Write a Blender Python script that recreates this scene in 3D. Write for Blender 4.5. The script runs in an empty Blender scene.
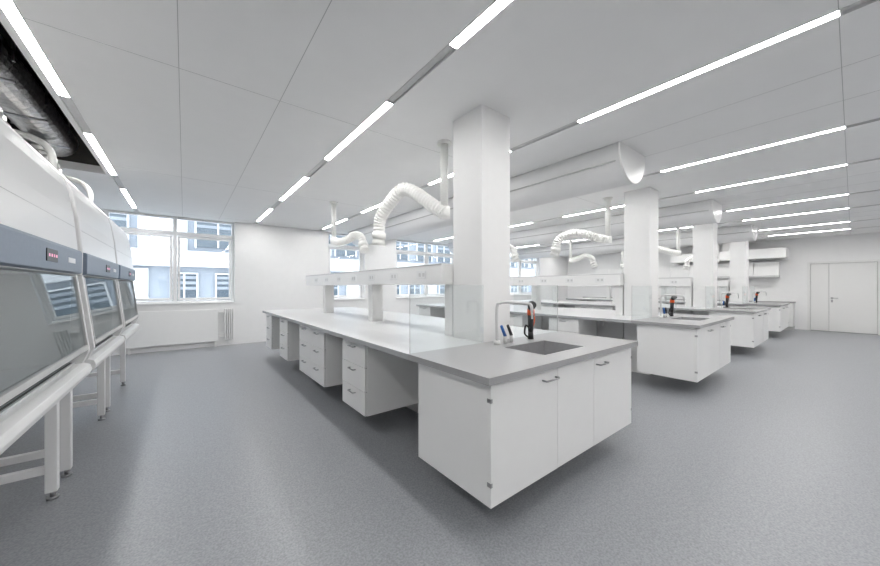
import bpy, math, random
from mathutils import Vector, Matrix
random.seed(3)
sc=bpy.context.scene
try: sc.view_settings.view_transform='Standard'
except Exception: pass
H=2.93
# ---------------- materials ----------------
def mat(name,col,rough=.5,metal=0,noise=0,scale=40,bump=0,spec=.5,coat=0):
    m=bpy.data.materials.new(name); m.use_nodes=True
    nt=m.node_tree; b=nt.nodes['Principled BSDF']
    b.inputs['Base Color'].default_value=(*col,1); b.inputs['Roughness'].default_value=rough
    b.inputs['Metallic'].default_value=metal
    b.inputs['Specular IOR Level'].default_value=spec
    b.inputs['Coat Weight'].default_value=coat
    if noise or bump:
        tc=nt.nodes.new('ShaderNodeTexCoord'); n=nt.nodes.new('ShaderNodeTexNoise')
        n.inputs['Scale'].default_value=scale; n.inputs['Detail'].default_value=5
        nt.links.new(tc.outputs['Object'],n.inputs['Vector'])
        if noise:
            r=nt.nodes.new('ShaderNodeValToRGB')
            r.color_ramp.elements[0].position=.3; r.color_ramp.elements[1].position=.7
            r.color_ramp.elements[0].color=(*[c*(1-noise) for c in col],1)
            r.color_ramp.elements[1].color=(*[min(1,c*(1+noise)) for c in col],1)
            nt.links.new(n.outputs['Fac'],r.inputs['Fac']); nt.links.new(r.outputs['Color'],b.inputs['Base Color'])
        if bump:
            bp=nt.nodes.new('ShaderNodeBump'); bp.inputs['Strength'].default_value=bump
            bp.inputs['Distance'].default_value=.01
            nt.links.new(n.outputs['Fac'],bp.inputs['Height']); nt.links.new(bp.outputs['Normal'],b.inputs['Normal'])
    return m
def emis(name,col,s):
    m=bpy.data.materials.new(name); m.use_nodes=True; nt=m.node_tree
    nt.nodes.clear(); e=nt.nodes.new('ShaderNodeEmission'); o=nt.nodes.new('ShaderNodeOutputMaterial')
    e.inputs[0].default_value=(*col,1); e.inputs[1].default_value=s
    nt.links.new(e.outputs[0],o.inputs[0]); return m
def glass(name,col,fac,rough=.02):
    m=bpy.data.materials.new(name); m.use_nodes=True; nt=m.node_tree
    nt.nodes.clear(); o=nt.nodes.new('ShaderNodeOutputMaterial')
    t=nt.nodes.new('ShaderNodeBsdfTransparent'); g=nt.nodes.new('ShaderNodeBsdfGlossy'); mx=nt.nodes.new('ShaderNodeMixShader')
    t.inputs[0].default_value=(*col,1); g.inputs['Roughness'].default_value=rough
    mx.inputs[0].default_value=fac
    nt.links.new(t.outputs[0],mx.inputs[1]); nt.links.new(g.outputs[0],mx.inputs[2]); nt.links.new(mx.outputs[0],o.inputs[0])
    return m
M_wall=mat('wall_paint',(.86,.86,.86),.7,noise=.01,scale=8)
M_ceil=mat('ceiling_paint',(.90,.90,.90),.8,noise=.008,scale=5)
M_floor=mat('vinyl_floor',(.27,.28,.298),.36,noise=.22,scale=95,spec=.5)
M_white=mat('white_laminate',(.87,.87,.865),.35,noise=.006,scale=10)
M_col=mat('column_paint',(.84,.84,.835),.6,noise=.008,scale=10)
M_top=mat('worktop_laminate',(.66,.665,.67),.32,noise=.01,scale=90)
M_edge=mat('worktop_edge',(.40,.41,.42),.4,noise=.03,scale=60)
M_grey=mat('sink_top_grey',(.36,.36,.365),.33,noise=.03,scale=150)
M_steel=mat('stainless',(.60,.60,.61),.33,metal=.9,noise=.04,scale=30)
M_hand=mat('handle_metal',(.42,.42,.43),.28,metal=1,noise=.03)
M_gap=mat('shadow_gap',(.12,.12,.12),.8,noise=.03)
M_slot=mat('slot_grey',(.66,.66,.66),.5,noise=.03)
M_joint=mat('joint_grey',(.50,.50,.50),.8,noise=.03)
M_black=mat('black_plastic',(.02,.02,.022),.35,noise=.1)
M_orange=mat('orange_plastic',(.80,.11,.02),.4,noise=.05)
M_blue=mat('blue_plastic',(.02,.12,.4),.4,noise=.05)
M_slate=mat('slate_band',(.20,.25,.32),.4,noise=.03)
M_bsc=mat('enamel_white',(.86,.86,.86),.3,noise=.006,scale=5)
M_bint=mat('cabinet_steel',(.66,.69,.70),.35,metal=.25,noise=.06,scale=6)
M_foil=mat('foil_duct',(.62,.61,.60),.28,metal=1,noise=.2,scale=22,bump=.9)
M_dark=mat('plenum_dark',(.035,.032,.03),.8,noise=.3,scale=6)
M_duct=mat('duct_white',(.82,.825,.83),.5,noise=.01,scale=10)
M_hose=mat('hose_white',(.84,.84,.82),.4,noise=.01)
M_frame=mat('window_frame',(.85,.85,.85),.4,noise=.01)
M_conc=mat('facade_light',(.5,.51,.53),.8,noise=.06,scale=3)
M_fac=mat('facade_grey',(.20,.225,.26),.7,noise=.1,scale=3)
M_fwin=mat('facade_window',(.06,.08,.10),.1,noise=.1)
M_gnd=mat('street',(.35,.35,.35),.9,noise=.1,scale=2)
M_door=mat('door_paint',(.80,.80,.79),.4,noise=.006)
M_kgrey=mat('hood_grey',(.62,.62,.62),.4,noise=.02)
M_light=emis('led_diffuser',(1,.985,.965),62)
M_disp=emis('led_display',(.9,.45,.6),1.5)
G_win=glass('window_glass',(.97,.98,.98),.05)
G_scr=glass('screen_glass',(.965,.98,.98),.07)
G_bsc=glass('sash_glass',(.84,.88,.89),.27)
# ---------------- builders ----------------
def empty(name,loc):
    e=bpy.data.objects.new(name,None); e.location=loc; e.empty_display_size=.2
    sc.collection.objects.link(e); return e
def mk(name,verts,faces,mt,parent=None,smooth=False,bevel=0,origin=None):
    off=Vector(parent.location) if parent else (Vector(origin) if origin else sum((Vector(v) for v in verts),Vector())/len(verts))
    me=bpy.data.meshes.new(name); me.from_pydata([tuple(Vector(v)-off) for v in verts],[],faces)
    ms=mt if isinstance(mt,list) else [mt]
    for m in ms: me.materials.append(m)
    me.validate(); me.update()
    o=bpy.data.objects.new(name,me); sc.collection.objects.link(o)
    if parent: o.parent=parent
    else: o.location=off
    if smooth:
        for p in me.polygons: p.use_smooth=True
    if bevel:
        b=o.modifiers.new('bevel','BEVEL'); b.width=bevel; b.segments=2; b.limit_method='ANGLE'
    return o
def boxes(name,bl,mt,parent=None,bevel=0):
    V=[];F=[]
    for (x0,x1,y0,y1,z0,z1) in bl:
        n=len(V)
        V+=[(x0,y0,z0),(x1,y0,z0),(x1,y1,z0),(x0,y1,z0),(x0,y0,z1),(x1,y0,z1),(x1,y1,z1),(x0,y1,z1)]
        F+=[[n+i for i in f] for f in ((0,3,2,1),(4,5,6,7),(0,1,5,4),(1,2,6,5),(2,3,7,6),(3,0,4,7))]
    return mk(name,V,F,mt,parent,bevel=bevel)
def prism(name,prof,y0,y1,mt,parent=None,bevel=0,smooth=False):
    n=len(prof); V=[(x,y0,z) for x,z in prof]+[(x,y1,z) for x,z in prof]
    F=[list(range(n)),list(range(2*n-1,n-1,-1))]+[[i,i+n,(i+1)%n+n,(i+1)%n] for i in range(n)]
    return mk(name,V,F,mt,parent,bevel=bevel,smooth=smooth)
def catmull(P,step):
    P=[Vector(p) for p in P]; P=[2*P[0]-P[1]]+P+[2*P[-1]-P[-2]]
    out=[]
    for i in range(1,len(P)-2):
        L=(P[i+1]-P[i]).length; k=max(2,int(L/step))
        for j in range(k):
            t=j/k
            out.append(.5*((2*P[i])+(P[i+1]-P[i-1])*t+(2*P[i-1]-5*P[i]+4*P[i+1]-P[i+2])*t*t+(3*P[i]-P[i-1]-3*P[i+1]+P[i+2])*t**3))
    out.append(P[-2]); return out
def sweep(name,P,rad,mt,parent=None,n=14,step=.02,corr=0,smooth=True,curve=True):
    pts=catmull(P,step) if curve else [Vector(p) for p in P]
    V=[];F=[]; up=None
    N=len(pts)
    for i,p in enumerate(pts):
        t=(pts[min(i+1,N-1)]-pts[max(i-1,0)]).normalized()
        if up is None:
            a=Vector((0,0,1)) if abs(t.z)<.9 else Vector((1,0,0))
            up=(a-t*a.dot(t)).normalized()
        else: up=(up-t*up.dot(t)).normalized()
        s=t.cross(up)
        r=rad(i/(N-1)) if callable(rad) else rad
        if corr: r*= (1-corr*(i%2))
        for k in range(n):
            a=2*math.pi*k/n; V.append(p+up*math.cos(a)*r+s*math.sin(a)*r)
    for i in range(N-1):
        for k in range(n):
            F.append([i*n+k,i*n+(k+1)%n,(i+1)*n+(k+1)%n,(i+1)*n+k])
    F.append(list(range(n-1,-1,-1))); F.append([(N-1)*n+k for k in range(n)])
    return mk(name,V,F,mt,parent,smooth=smooth)
def cyl(name,a,b,r,mt,parent=None,n=20,r2=None):
    o=sweep(name,[a,b],(lambda t:r+(r2-r)*t) if r2 is not None else r,mt,parent,n=n,curve=False,smooth=False)
    for p in o.data.polygons: p.use_smooth=len(p.vertices)==4
    return o
X0,X1,Y0,Y1=-2.4,15.6,-2.6,9.15
PITCH=3.7; C0=2.165
# ---------------- shell ----------------
boxes('floor',[(X0-.3,X1+.3,Y0-.3,Y1+.35,-.1,0)],M_floor)
boxes('wall_left',[(X0-.2,X0,Y0,Y1,0,4.1)],M_wall)
boxes('wall_right',[(X1,X1+.2,Y0,-.5,0,3.1),(X1,X1+.2,.9,Y1,0,3.1),(X1,X1+.2,-.5,.9,2.16,3.1)],M_wall)
boxes('wall_back',[(X0-.2,X1+.2,Y0-.2,Y0,0,4.1)],M_wall)
wins=[(-2.3,.95),(3.2,4.3),(5.4,8.0),(10.6,13.2)]
wb=[(X0-.2,X1+.2,Y1,Y1+.3,0,1.0),(X0-.2,X1+.2,Y1,Y1+.3,H,3.15)]
xs=[X0-.2]+[v for w in wins for v in w]+[X1+.2]
for i in range(0,len(xs),2): wb.append((xs[i],xs[i+1],Y1,Y1+.3,1.0,H))
boxes('wall_front',wb,M_wall)
slots=[]
for k in range(-1,4):
    for s in (-.78,.78):
        x=C0-.015+PITCH*k+s
        if x>-1: slots.append(x)
sw=.038
cb=[]; xa=-.85
for x in slots:
    if x-sw>xa: cb.append((xa,x-sw,Y0,Y1,H,H+.1))
    cb.append((x-sw,x+sw,Y0,Y1,H+.045,H+.1)); xa=x+sw
cb.append((xa,X1,Y0,Y1,H,H+.1))
VY=6.4
cb.append((X0,-.85,VY,Y1,H,H+.1)); cb.append((X0,-.85,Y0,-.4,H,H+.1))
boxes('ceiling',cb,M_ceil)
boxes('plenum_walls',[(X0,-.85,-.45,-.4,H+.1,4.1),(X0,-.85,VY,VY+.05,H+.1,4.1),(-.9,-.85,-.4,VY,H+.1,4.1),(X0,-.85,-.45,VY+.05,4.1,4.15),(X0,X0+.01,-.4,VY,2.6,4.1)],M_dark)  # dark walls and top enclosing the open ceiling void
jl=[]
for k in range(-1,5):
    for s in (-.33,.33):
        x=C0-.015-PITCH/2+PITCH*k+s
        if -.85<x<X1: jl.append((x-.002,x+.002,Y0,Y1,H-.0008,H+.001))
for k in range(-1,4):
    y=.05+2.92*k
    xa=-.85
    for x in slots+[X1+sw]:
        jl.append((xa,x-sw,y-.002,y+.002,H-.0008,H+.001)); xa=x+sw
boxes('trim_2',jl,M_joint)
for x in slots:
    e=empty('linear_ceiling_light',(x,3.2,H+.02))
    boxes('channel',[(x-sw+.002,x-sw+.006,Y0+.01,Y1-.01,H-.003,H+.022),(x+sw-.006,x+sw-.002,Y0+.01,Y1-.01,H-.003,H+.022),(x-sw+.006,x+sw-.006,Y0+.01,Y1-.01,H+.016,H+.022)],M_slot,e)
    L=[];gb=[]
    for k in range(-1,4):
        a=max(.05+2.38*k,Y0+.1); b=min(.05+2.38*k+1.55,Y1-.1)
        L.append((x-.021,x+.021,a,b,H-.001,H+.015))
        for q in (a-.012,b+.004): gb.append((x-sw+.006,x+sw-.006,q,q+.008,H-.003,H+.015))
    boxes('diffuser',L,M_light,e)
    boxes('glow_baffles',gb,M_slot,e)  # small blocks added at lamp ends to keep their glow out of the slot
boxes('baseboard_front',[(X0,X1,Y1-.012,Y1,0,.07)],M_wall)
boxes('baseboard_right',[(X1-.012,X1,Y0,-.56,0,.07)],M_wall)
# ---------------- windows ----------------
muls=[[-1.23,-.16],[],[6.7],[11.9]]
for i,(a,b) in enumerate(wins):
    e=empty('window_%d'%(i+1),((a+b)/2,Y1+.18,2))
    ya,yb=Y1+.12,Y1+.2; g=.0
    fr=[(a,a+.05,ya,yb,1.0,H),(b-.05,b,ya,yb,1.0,H),(a+.05,b-.05,ya,yb,1.0,1.06),(a+.05,b-.05,ya,yb,H-.05,H),(a+.05,b-.05,ya,yb,2.52,2.6)]
    ed=[a+.05]
    for m in muls[i]:
        fr.append((m-.035,m+.035,ya-.01,yb,1.06,2.52)); fr.append((m-.035,m+.035,ya,yb,2.6,H-.05)); ed+=[m-.035,m+.035]
    ed.append(b-.05)
    boxes('frame',fr,M_frame,e,bevel=.004)
    cs=[];gl=[];gk=[]
    for j in range(0,len(ed),2):
        p,q=ed[j]+.008,ed[j+1]-.008
        cs+=[(p,p+.045,ya+.01,yb-.01,1.07,2.51),(q-.045,q,ya+.01,yb-.01,1.07,2.51),(p+.045,q-.045,ya+.01,yb-.01,1.07,1.125),(p+.045,q-.045,ya+.01,yb-.01,2.465,2.51)]
        gl+=[(p+.03,q-.03,ya+.035,ya+.04,1.09,2.49),(p,q,ya+.035,ya+.04,2.59,H-.03)]
        gk+=[(p+.016,p+.03,ya-.035,ya-.02,1.6,1.72),(p+.016,p+.03,ya-.02,ya+.01,1.7,1.715)]
    boxes('casement',cs,M_frame,e,bevel=.003)
    boxes('pane',gl,G_win,e)
    boxes('window_handle',gk,M_hand,e)
    boxes('sill',[(a+.001,b-.001,Y1-.04,ya,1.001,1.02)],M_white,e)
e=empty('radiator',(.7,Y1-.08,.5))
boxes('panel',[(-1.0,.62,Y1-.075,Y1-.055,.12,.86)],M_white,e,bevel=.005)
rf=[(.74+i*.04,.765+i*.04,Y1-.1,Y1-.03,.14,.86) for i in range(5)]
boxes('column_fins',rf,M_white,e,bevel=.008)
boxes('rail',[(-1.0,.93,Y1-.055,Y1-.001,.2,.24),(-1.0,.93,Y1-.055,Y1-.001,.76,.8)],M_white,e)
boxes('feet',[(-.9,-.86,Y1-.07,Y1-.04,0,.2),(.55,.59,Y1-.07,Y1-.04,0,.2),(.82,.84,Y1-.07,Y1-.04,0,.2)],M_white,e)
# outside building
FY=17
e=empty('neighbouring_building',(5,FY,0))
boxes('wall',[(-30,45,FY,FY+3,-9,14)],M_fac,e)
bands=[];fw=[];fm=[];pn=[];bl=[]
for r in range(-4,6):
    z=r*2.6-.2
    bands.append((-30,45,FY-.25,FY,z-.2,z+.45))
    x=-30
    while x<44:
        w=random.choice([.8,1.1,1.5])
        if random.random()<.7:
            fw.append((x,x+w,FY-.06,FY,z+.65,z+2.1)); fm+= [(x-.06,x,FY-.1,FY,z+.6,z+2.16),(x+w,x+w+.06,FY-.1,FY,z+.6,z+2.16),(x,x+w,FY-.1,FY,z+2.1,z+2.16),(x+w/2-.03,x+w/2+.03,FY-.1,FY,z+.65,z+2.1)]
            for q in range(3): bl.append((x,x+w,FY-.09,FY-.06,z+1.9-q*.22,z+2.02-q*.22))
        else: pn.append((x,x+w,FY-.1,FY,z+.45,z+2.3))
        x+=w+random.choice([.3,.5,.7])
boxes('floor_bands',bands,M_conc,e); boxes('panes',fw,M_fwin,e); boxes('pane_frames',fm,M_conc,e); boxes('panels',pn,M_conc,e); boxes('louvres',bl,M_fac,e)
boxes('street_ground',[(-40,60,Y1+.4,60,-9.2,-9)],M_gnd)
# ---------------- benches ----------------
def bench(k):
    cx=C0+PITCH*k; y0=1.155
    colf=.80
    boxes('structural_column',[(cx-.175,cx+.195,y0+colf,y0+colf+.375,0,H)],M_col,bevel=.004)
    e=empty('lab_bench',(cx,y0+3,0))
    hw=.935; zt=.9; th=.04; yb=.775; ye=6.15
    def bx(n,l,m,bev=0,par=None): return boxes(n,[(cx+a,cx+b,y0+c,y0+d,f,g) for a,b,c,d,f,g in l],m,par or e,bev)
    hx0,hx1,hy0,hy1=-.215,.335,.155,.535
    bx('sink_worktop',[(-hw,hx0,0,yb,zt-th,zt),(hx1,hw,0,yb,zt-th,zt),(hx0,hx1,0,hy0,zt-th,zt),(hx0,hx1,hy1,yb,zt-th,zt)],M_grey)
    cA,cB=colf-.006,colf+.381
    bx('worktop',[(-hw+.003,-.179,yb+.001,cB,zt-th,zt),(.199,hw-.003,yb+.001,cB,zt-th,zt),(-hw+.003,hw-.003,cB,ye-.003,zt-th,zt)],M_top)
    bx('worktop_edging',[(-hw,-hw+.003,yb+.001,ye,zt-th,zt-.001),(hw-.003,hw,yb+.001,ye,zt-th,zt-.001),(-hw+.003,hw-.003,ye-.003,ye,zt-th,zt-.001)],M_edge)
    zb=.19; zc=zt-th; bw=.885; f0=.035; bk=.715
    bx('block_carcass',[(-bw,-bw+.018,f0+.02,bk,zb,zc-.001),(bw-.018,bw,f0+.02,bk,zb,zc-.001),(-bw+.018,bw-.018,f0+.02,bk,zb,zb+.018),(-bw+.018,bw-.018,bk-.018,bk,zb+.018,zc-.001),(-.25,.225,f0+.001,f0+.02,zb,zc-.012)],M_white,.0015)
    bx('block_shadow_gap',[(-bw+.018,bw-.018,f0+.021,f0+.03,zb+.018,zc-.001)],M_gap)
    bx('block_doors',[(-bw,-.254,f0,f0+.019,zb,zc-.012),(.229,bw,f0,f0+.019,zb,zc-.012)],M_white,.0015)
    def handle_y(xa,xb,z):
        y=y0+f0
        return sweep('door_handle',[(cx+xa,y,z),(cx+xa,y-.028,z),(cx+xa+.012,y-.034,z),(cx+xb-.012,y-.034,z),(cx+xb,y-.028,z),(cx+xb,y,z)],.006,M_hand,e,n=8,curve=False)
    handle_y(-.42,-.28,.79); handle_y(.265,.395,.79)
    bx('hinges',[(-bw-.003,-bw+.01,f0-.003,f0+.025,z,z+.022) for z in (.30,.75)]+[(bw-.01,bw+.003,f0-.003,f0+.025,z,z+.022) for z in (.30,.75)],M_hand)
    fr=[];ca=[];gp=[]
    for s in (-1,1):
        for (a,b) in ((1.58,2.12),(2.68,3.20),(3.20,3.72),(4.40,4.94),(5.6,6.1)):
            xa,xb=sorted((s*.855,s*.27)); ca.append((xa,xb,a,b,zb,zc-.001))
            xg,xh=sorted((s*.855,s*.858)); gp.append((xg,xh,a+.01,b-.01,zb+.01,zc-.01))
            hs=(zc-.012-zb)/3
            for i in range(3):
                xc,xd=sorted((s*.858,s*.877)); fr.append((xc,xd,a+.003,b-.003,zb+i*hs+.003,zb+(i+1)*hs-.003))
                z=zb+(i+1)*hs-.05; m=(a+b)/2; X=cx+s*.877
                if k<2 or s<0:
                    sweep('drawer_handle',[(X,y0+m-.06,z),(X+s*.028,y0+m-.06,z),(X+s*.028,y0+m+.06,z),(X,y0+m+.06,z)],.006,M_hand,e,n=6,curve=False)
    bx('pedestal_carcass',ca,M_white,.0015); bx('pedestal_gap',gp,M_gap); bx('drawer_fronts',fr,M_white,.0015)
    bx('service_spine',[(-.17,.17,cB+.01,6.0,0,zc-.001),(-.25,-.171,1.5,6.0,.7,zc-.001),(.171,.25,1.5,6.0,.7,zc-.001)],M_kgrey)
    # shelf
    sh=empty('service_shelf',(cx,y0+3.3,zt))
    s0,s1=cB+.005,5.45
    bx('fascia',[(-.30,-.28,s0,s1,1.40,1.57),(.28,.30,s0,s1,1.40,1.57),(-.30,.30,s0,s1,1.57,1.59),(-.28,.28,s0,s1,1.40,1.42),(-.28,.28,s1-.02,s1,1.42,1.57),(-.28,.28,s0,s0+.02,1.42,1.57)],M_white,.002,sh)
    bx('top_edge',[(-.303,-.3,s0,s1,1.575,1.588),(.3,.303,s0,s1,1.575,1.588)],M_kgrey,0,sh)
    bx('posts',[(-.16,.0,a,a+.12,zt+.0005,1.40) for a in (1.20,2.88,4.75)],M_white,.003,sh)
    so=[]
    y=s0+.25
    while y<s1-.2:
        so+=[(-.306,-.3,y,y+.16,1.45,1.53),(.3,.306,y,y+.16,1.45,1.53)]; y+=.55
    bx('sockets',so,M_duct,.002,sh)
    bx('socket_inserts',[(a-.001 if a<0 else a+.005,b-.005 if a<0 else b+.001,c+.02+i*.065,c+.055+i*.065,1.472,1.508) for a,b,c,d,_,_ in so for i in (0,1)],M_kgrey,0,sh)
    # glass
    gs=empty('glass_screen',(cx,y0+yb,zt))
    bx('pane',[(-.92,-.19,yb-.012,yb-.004,zt+.001,1.385),(.21,.92,yb-.012,yb-.004,zt+.001,1.385)],G_scr,0,gs)
    bx('pane_edge',[(-.923,-.92,yb-.012,yb-.004,zt+.001,1.385),(.92,.923,yb-.012,yb-.004,zt+.001,1.385),(-.92,-.19,yb-.012,yb-.004,1.385,1.388),(.21,.92,yb-.012,yb-.004,1.385,1.388)],M_kgrey,0,gs)
    # sink
    sx0,sx1,sy0,sy1=cx+hx0+.001,cx+hx1-.001,y0+hy0+.001,y0+hy1-.001
    t=.008; zb2=.735
    s=empty('laboratory_sink',((sx0+sx1)/2,(sy0+sy1)/2,.8))
    boxes('basin',[(sx0,sx0+t,sy0,sy1,zb2,.899),(sx1-t,sx1,sy0,sy1,zb2,.899),(sx0+t,sx1-t,sy0,sy0+t,zb2,.899),(sx0+t,sx1-t,sy1-t,sy1,zb2,.899),(sx0+t,sx1-t,sy0+t,sy1-t,zb2,zb2+t)],M_steel,s)
    cyl('drain',((sx0+sx1)/2,(sy0+sy1)/2,zb2+t),((sx0+sx1)/2,(sy0+sy1)/2,zb2+t+.006),.03,M_gap,s)
    fx,fy=cx-.14,y0+.66
    f=empty('laboratory_faucet',(fx,fy,zt))
    cyl('base',(fx,fy,zt+.0005),(fx,fy,zt+.03),.026,M_hose,f)
    sweep('swan_neck',[(fx,fy,zt+.02),(fx,fy,zt+.30),(fx+.01,fy-.02,zt+.335),(fx+.04,fy-.06,zt+.345),(fx+.10,fy-.22,zt+.34),(fx+.112,fy-.255,zt+.325),(fx+.115,fy-.262,zt+.27)],.012,M_kgrey,f,n=12)
    cyl('nozzle',(fx+.115,fy-.262,zt+.28),(fx+.115,fy-.262,zt+.22),.011,M_steel,f,r2=.007)
    for dx,m in ((.08,M_blue),(.16,M_black)):
        cyl('valve_body',(fx+dx,fy-.02,zt+.0005),(fx+dx,fy-.02,zt+.06),.016,M_kgrey,f)
        cyl('valve_lever',(fx+dx,fy-.02,zt+.06),(fx+dx-.06,fy-.03,zt+.15),.014,m,f,r2=.011)
    hx,hy=cx+.30,y0+.65
    g=empty('emergency_hand_shower',(hx,hy,zt))
    cyl('holder',(hx,hy,zt+.0005),(hx,hy,zt+.07),.026,M_black,g,r2=.022)
    cyl('grip',(hx,hy,zt+.07),(hx-.012,hy-.01,zt+.22),.023,M_black,g,r2=.028)
    cyl('collar',(hx-.012,hy-.01,zt+.22),(hx-.016,hy-.013,zt+.275),.033,M_orange,g,r2=.030)
    cyl('spray_head',(hx-.016,hy-.013,zt+.275),(hx-.055,hy-.055,zt+.315),.027,M_black,g,r2=.038)
    sweep('trigger',[(hx+.022,hy,zt+.1),(hx+.045,hy-.005,zt+.17),(hx+.014,hy-.01,zt+.25)],.009,M_orange,g,n=8)
    sweep('hose',[(hx-.02,hy+.01,zt+.02),(hx-.06,hy+.02,zt+.05),(hx-.07,hy+.0,zt+.13),(hx-.03,hy-.01,zt+.1)],.008,M_black,g,n=8)
for k in range(4): bench(k)
# ---------------- extraction arms ----------------
def arm(mx,my,zl,P,r=.07):
    e=empty('fume_extraction_arm',(mx,my,H))
    cyl('ceiling_flange',(mx,my,H-.001),(mx,my,H-.03),.075,M_hose,e)
    cyl('drop_pipe',(mx,my,H-.03),(mx,my,zl),.042,M_hose,e)
    cyl('swivel',(mx,my,zl+.06),(mx,my,zl-.06),.062,M_hose,e)
    pts=[(mx,my,zl)]+P
    sweep('flexible_hose',pts,r,M_hose,e,n=20,step=.019,corr=.13,smooth=False)
    a=Vector(P[-1]); d=(a-Vector(P[-2])).normalized()
    cyl('cuff',a-d*.02,a+d*.05,r*1.12,M_hose,e)
    cyl('capture_hood',a+d*.05,a+d*.13,r*.9,M_hose,e,r2=r*1.15)
arm(2.2,2.72,2.17,[(2.14,2.86,2.27),(2.06,3.08,2.44),(2.0,3.22,2.50),(1.96,3.34,2.45),(1.91,3.54,2.28),(1.9,3.62,2.17),(1.9,3.64,2.02)],r=.078)
arm(2.16,5.9,2.22,[(2.2,5.7,2.18),(2.25,5.45,2.20),(2.3,5.3,2.26),(2.33,5.1,2.2),(2.33,5.03,2.08)],r=.07)
for k in (1,2,3):
    c=C0+PITCH*k
    arm(c-.02,2.66,2.2,[(c-.15,2.8,2.24),(c-.35,3.0,2.32),(c-.5,3.15,2.30),(c-.6,3.27,2.2),(c-.62,3.3,2.05)],r=.078)
    arm(c,5.5,2.2,[(c+.05,5.3,2.25),(c+.1,5.1,2.33),(c+.15,4.9,2.25),(c+.15,4.85,2.1)],r=.078)
# ---------------- half-round air diffusers ----------------
for k in range(1,4):
    cx=C0-.015-PITCH/2+PITCH*k; r=.335
    e=empty('half_round_air_diffuser',(cx,4,H))
    pr=[(cx-r,H-.001)]+[(cx-r*math.cos(math.pi*i/24),H-.03-(r+.01)*math.sin(math.pi*i/24)) for i in range(25)]+[(cx+r,H-.001)]
    o=prism('shell',pr,1.56,8.9,M_duct,e)
    for p in o.data.polygons: p.use_smooth=(abs(p.normal.y)<.5)
    pr2=[(cx+(x-cx)*1.02,H-.001 if z>H-.01 else H-.03+(z-H+.03)*1.02) for x,z in pr]
    prism('end_rim',pr2,1.54,1.56,M_white,e)
    boxes('perforated_seam',[(cx-r*.92-.006,cx-r*.92+.004,1.6,8.8,H-.19,H-.175)],M_joint,e)
# ---------------- biosafety cabinets ----------------
def bsc(ya,yb):
    e=empty('biosafety_cabinet',(-.95,(ya+yb)/2,0))
    hood=[(-1.4,1.45),(-.575,1.45),(-.572,1.62),(-.592,1.86),(-.618,2.03),(-.64,2.11),(-.68,2.17),(-.75,2.20),(-1.4,2.21)]
    prism('hood',hood,ya,yb,M_bsc,e,bevel=.012)
    band=[(-.58,1.455),(-.553,1.465),(-.551,1.60),(-.556,1.615),(-.58,1.62)]
    prism('control_band',band,ya+.01,yb-.01,M_slate,e,bevel=.004)
    m=ya+(yb-ya)*.56
    boxes('display',[(-.552,-.548,m-.09,m+.09,1.505,1.57)],M_black,e)
    boxes('display_leds',[(-.548,-.547,m-.06+i*.04,m-.045+i*.04,1.53,1.545) for i in range(4)],M_disp,e)
    boxes('label_plate',[(-.552,-.549,yb-.35,yb-.2,1.52,1.55)],M_bsc,e)
    boxes('panel_seams',[(-.587,-.584,ya+.02,yb-.02,1.775,1.778)],M_kgrey,e)
    side=[(-1.4,.85),(-.545,.85),(-.515,.93),(-.575,1.45),(-1.4,1.45)]
    prism('side_panel',side,ya,ya+.04,M_bsc,e,bevel=.004); prism('side_panel',side,yb-.04,yb,M_bsc,e,bevel=.004)
    boxes('chamber_lining',[(-1.4,-1.36,ya+.04,yb-.04,.85,1.45),(-1.36,-.6,ya+.04,ya+.045,.86,1.449),(-1.36,-.6,yb-.045,yb-.04,.86,1.449),(-1.36,-.58,ya+.045,yb-.045,.851,.862)],M_bint,e)
    boxes('front_grille',[(-.70+i*.02,-.69+i*.02,ya+.06,yb-.06,.862,.864) for i in range(6)],M_gap,e)
    sash=[(-.585,1.44),(-.58,1.44),(-.525,.97),(-.53,.97)]
    prism('sash',sash,ya+.045,yb-.045,G_bsc,e)
    sf=[(-.534,.945),(-.515,.945),(-.517,.975),(-.536,.975)]
    prism('sash_rail',sf,ya+.045,yb-.045,M_kgrey,e)
    for (p,q) in ((ya+.04,ya+.06),(yb-.06,yb-.04)):
        prism('sash_edge',[(-.587,1.44),(-.572,1.44),(-.515,.96),(-.532,.96)],p,q,M_kgrey,e)
    tray=[(-1.4,.74),(-.56,.74),(-.515,.77),(-.505,.80),(-.515,.835),(-.55,.85),(-1.4,.85)]
    prism('armrest_base',tray,ya-.0,yb+.0,M_bsc,e,bevel=.003)
    L=[];ft=[]
    for y in (ya+.08,yb-.05-.06):
        for x in (-.70,-1.34): 
            L.append((x,x+.055,y,y+.055,.05,.74)); ft.append((x+.03,y+.03))
        L.append((-1.28,-.70,y+.01,y+.05,.17,.22)); L.append((-1.28,-.70,y+.01,y+.05,.67,.739))
    L.append((-1.33,-1.29,ya+.14,yb-.11,.4,.46)); L.append((-.69,-.65,ya+.14,yb-.11,.68,.739))
    boxes('stand_frame',L,M_bsc,e,bevel=.004)
    for x,y in ft:
        cyl('levelling_foot',(x,y,0),(x,y,.015),.028,M_hand,e); cyl('foot_stem',(x,y,.015),(x,y,.06),.013,M_hand,e)
    ym=(ya+yb)/2
    cyl('exhaust_collar',(-1.2,ym,2.20),(-1.2,ym,2.32),.15,M_black,e)
    sweep('exhaust_duct',[(-1.2,ym,2.29),(-1.2,ym+.02,2.55),(-1.26,ym+.03,2.75),(-1.3,ym+.03,2.9),(-1.3,ym+.03,3.0)],.13,M_foil,e,n=18,step=.03,corr=.1,smooth=False)
    sweep('supply_hose',[(-1.0,ym+.35,2.20),(-.95,ym+.36,2.42),(-.97,ym+.42,2.62),(-1.1,ym+.5,2.74),(-1.4,ym+.55,2.80),(-1.7,ym+.6,2.93)],.028,M_hose,e,n=10)
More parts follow.
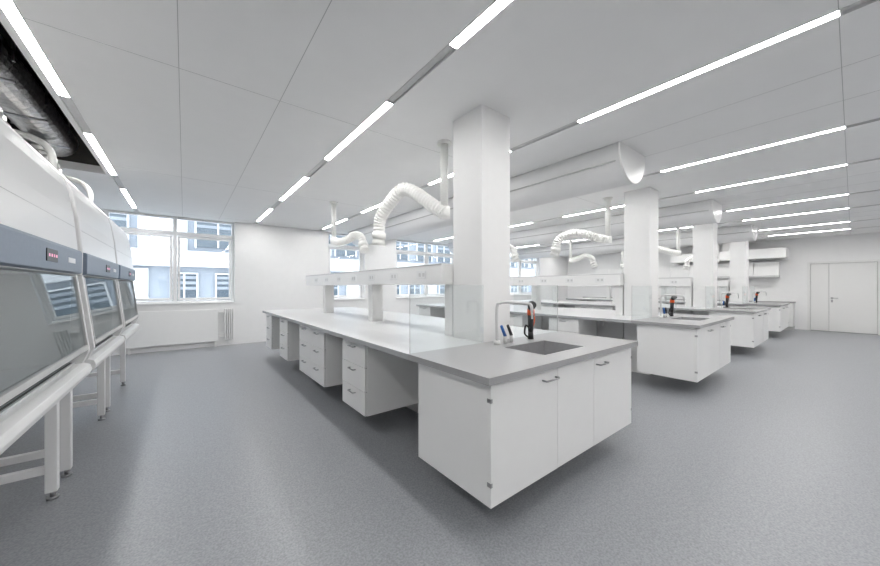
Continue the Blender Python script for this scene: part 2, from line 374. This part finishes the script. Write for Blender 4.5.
bsc(1.78,3.29); bsc(3.42,4.88); bsc(4.98,6.38)
e=empty('plenum_ductwork',(-1.6,3,3.4))
sweep('foil_duct',[(-1.3,-.35,3.25),(-1.28,1,3.27),(-1.32,3,3.25),(-1.3,5,3.27),(-1.3,6.35,3.25)],.2,M_foil,e,n=24,step=.05,corr=.06,smooth=False)
sweep('foil_branch',[(-2.0,-.35,3.3),(-1.95,1.5,3.35),(-2.0,3,3.3),(-2.0,6.35,3.3)],.17,M_foil,e,n=20,step=.05,corr=.06,smooth=False)
sweep('black_duct',[(-1.0,-.35,3.78),(-1.0,3,3.78),(-1.0,6.35,3.78)],.12,M_black,e,n=18,step=.1)
boxes('rect_duct',[(-2.35,-1.2,-.35,6.35,3.56,3.98)],M_black,e)
for i in range(8):
    y=.2+i*.8; boxes('hanger',[(-1.52,-1.505,y,y+.02,3.2,4.1),(-1.095,-1.08,y,y+.02,3.2,4.1),(-1.52,-1.08,y,y+.03,3.03,3.045)],M_hand,e)
# ---------------- doors ----------------
e=empty('door_1',(X1,.2,1))
boxes('frame',[(X1-.02,X1+.1,.84,.899,0,2.16),(X1-.02,X1+.1,-.499,-.44,0,2.16),(X1-.02,X1+.1,-.44,.84,2.10,2.159)],M_door,e,bevel=.003)
boxes('narrow_leaf',[(X1+.02,X1+.06,.463,.835,.01,2.095)],M_door,e,bevel=.003)
boxes('main_leaf',[(X1+.02,X1+.06,-.435,.457,.01,2.095)],M_door,e,bevel=.003)
boxes('gap_backing',[(X1+.065,X1+.07,-.44,.84,.0,2.1)],M_gap,e)
cyl('lever_rose',(X1+.02,.40,1.03),(X1+.005,.40,1.03),.028,M_hand,e)
sweep('lever',[(X1+.01,.40,1.03),(X1-.035,.40,1.03),(X1-.04,.38,1.03),(X1-.04,.28,1.03)],.009,M_hand,e,n=8,curve=False)
boxes('lock_plate',[(X1+.015,X1+.02,.38,.42,.9,.98)],M_hand,e)
e=empty('wall_counter',(X1-.3,4.6,0))
ya,yb=1.15,8.0
boxes('worktop',[(X1-.62,X1-.001,ya,yb,.86,.9)],M_grey,e)
c=[];f=[];g=[]
y=ya+.02
while y<yb-.3:
    c.append((X1-.58,X1-.001,y,y+.59,.12,.859)); f.append((X1-.6,X1-.581,y+.003,y+.587,.12,.85)); g.append((X1-.615,X1-.6,y+.2,y+.34,.78,.79)); y+=.6
boxes('base_units',c,M_white,e); boxes('unit_fronts',f,M_white,e,bevel=.002); boxes('unit_handles',g,M_hand,e)
boxes('plinth',[(X1-.5,X1-.001,ya+.02,y-.02,0,.119)],M_kgrey,e)
e=empty('wall_cabinet',(X1-.2,4.6,2))
boxes('carcass',[(X1-.36,X1-.001,1.5+i*.6,2.09+i*.6,1.75,2.2) for i in range(10)],M_white,e,bevel=.003)
boxes('underside_rail',[(X1-.36,X1-.001,1.5,7.4,1.70,1.749)],M_kgrey,e)
e=empty('exhaust_canopy',(X1-.4,3,2.6))
boxes('canopy',[(X1-.7,X1-.001,1.3,4.4,2.3,2.62)],M_white,e,bevel=.01)
boxes('duct_riser',[(X1-.5,X1-.1,2.4,2.9,2.62,H-.001)],M_white,e,bevel=.01)
# ---------------- world, camera ----------------
w=bpy.data.worlds.new('sky'); sc.world=w; w.use_nodes=True
bg=w.node_tree.nodes['Background']; bg.inputs[0].default_value=(.86,.93,1,1); bg.inputs[1].default_value=5.2
cam=bpy.data.cameras.new('camera'); co=bpy.data.objects.new('camera',cam); sc.collection.objects.link(co)
co.location=(0,0,1.37); co.rotation_euler=(math.radians(90),0,math.radians(-38.2))
cam.sensor_width=36; cam.lens=325/880*36; cam.shift_y=4/880; cam.clip_start=.05
sc.camera=co
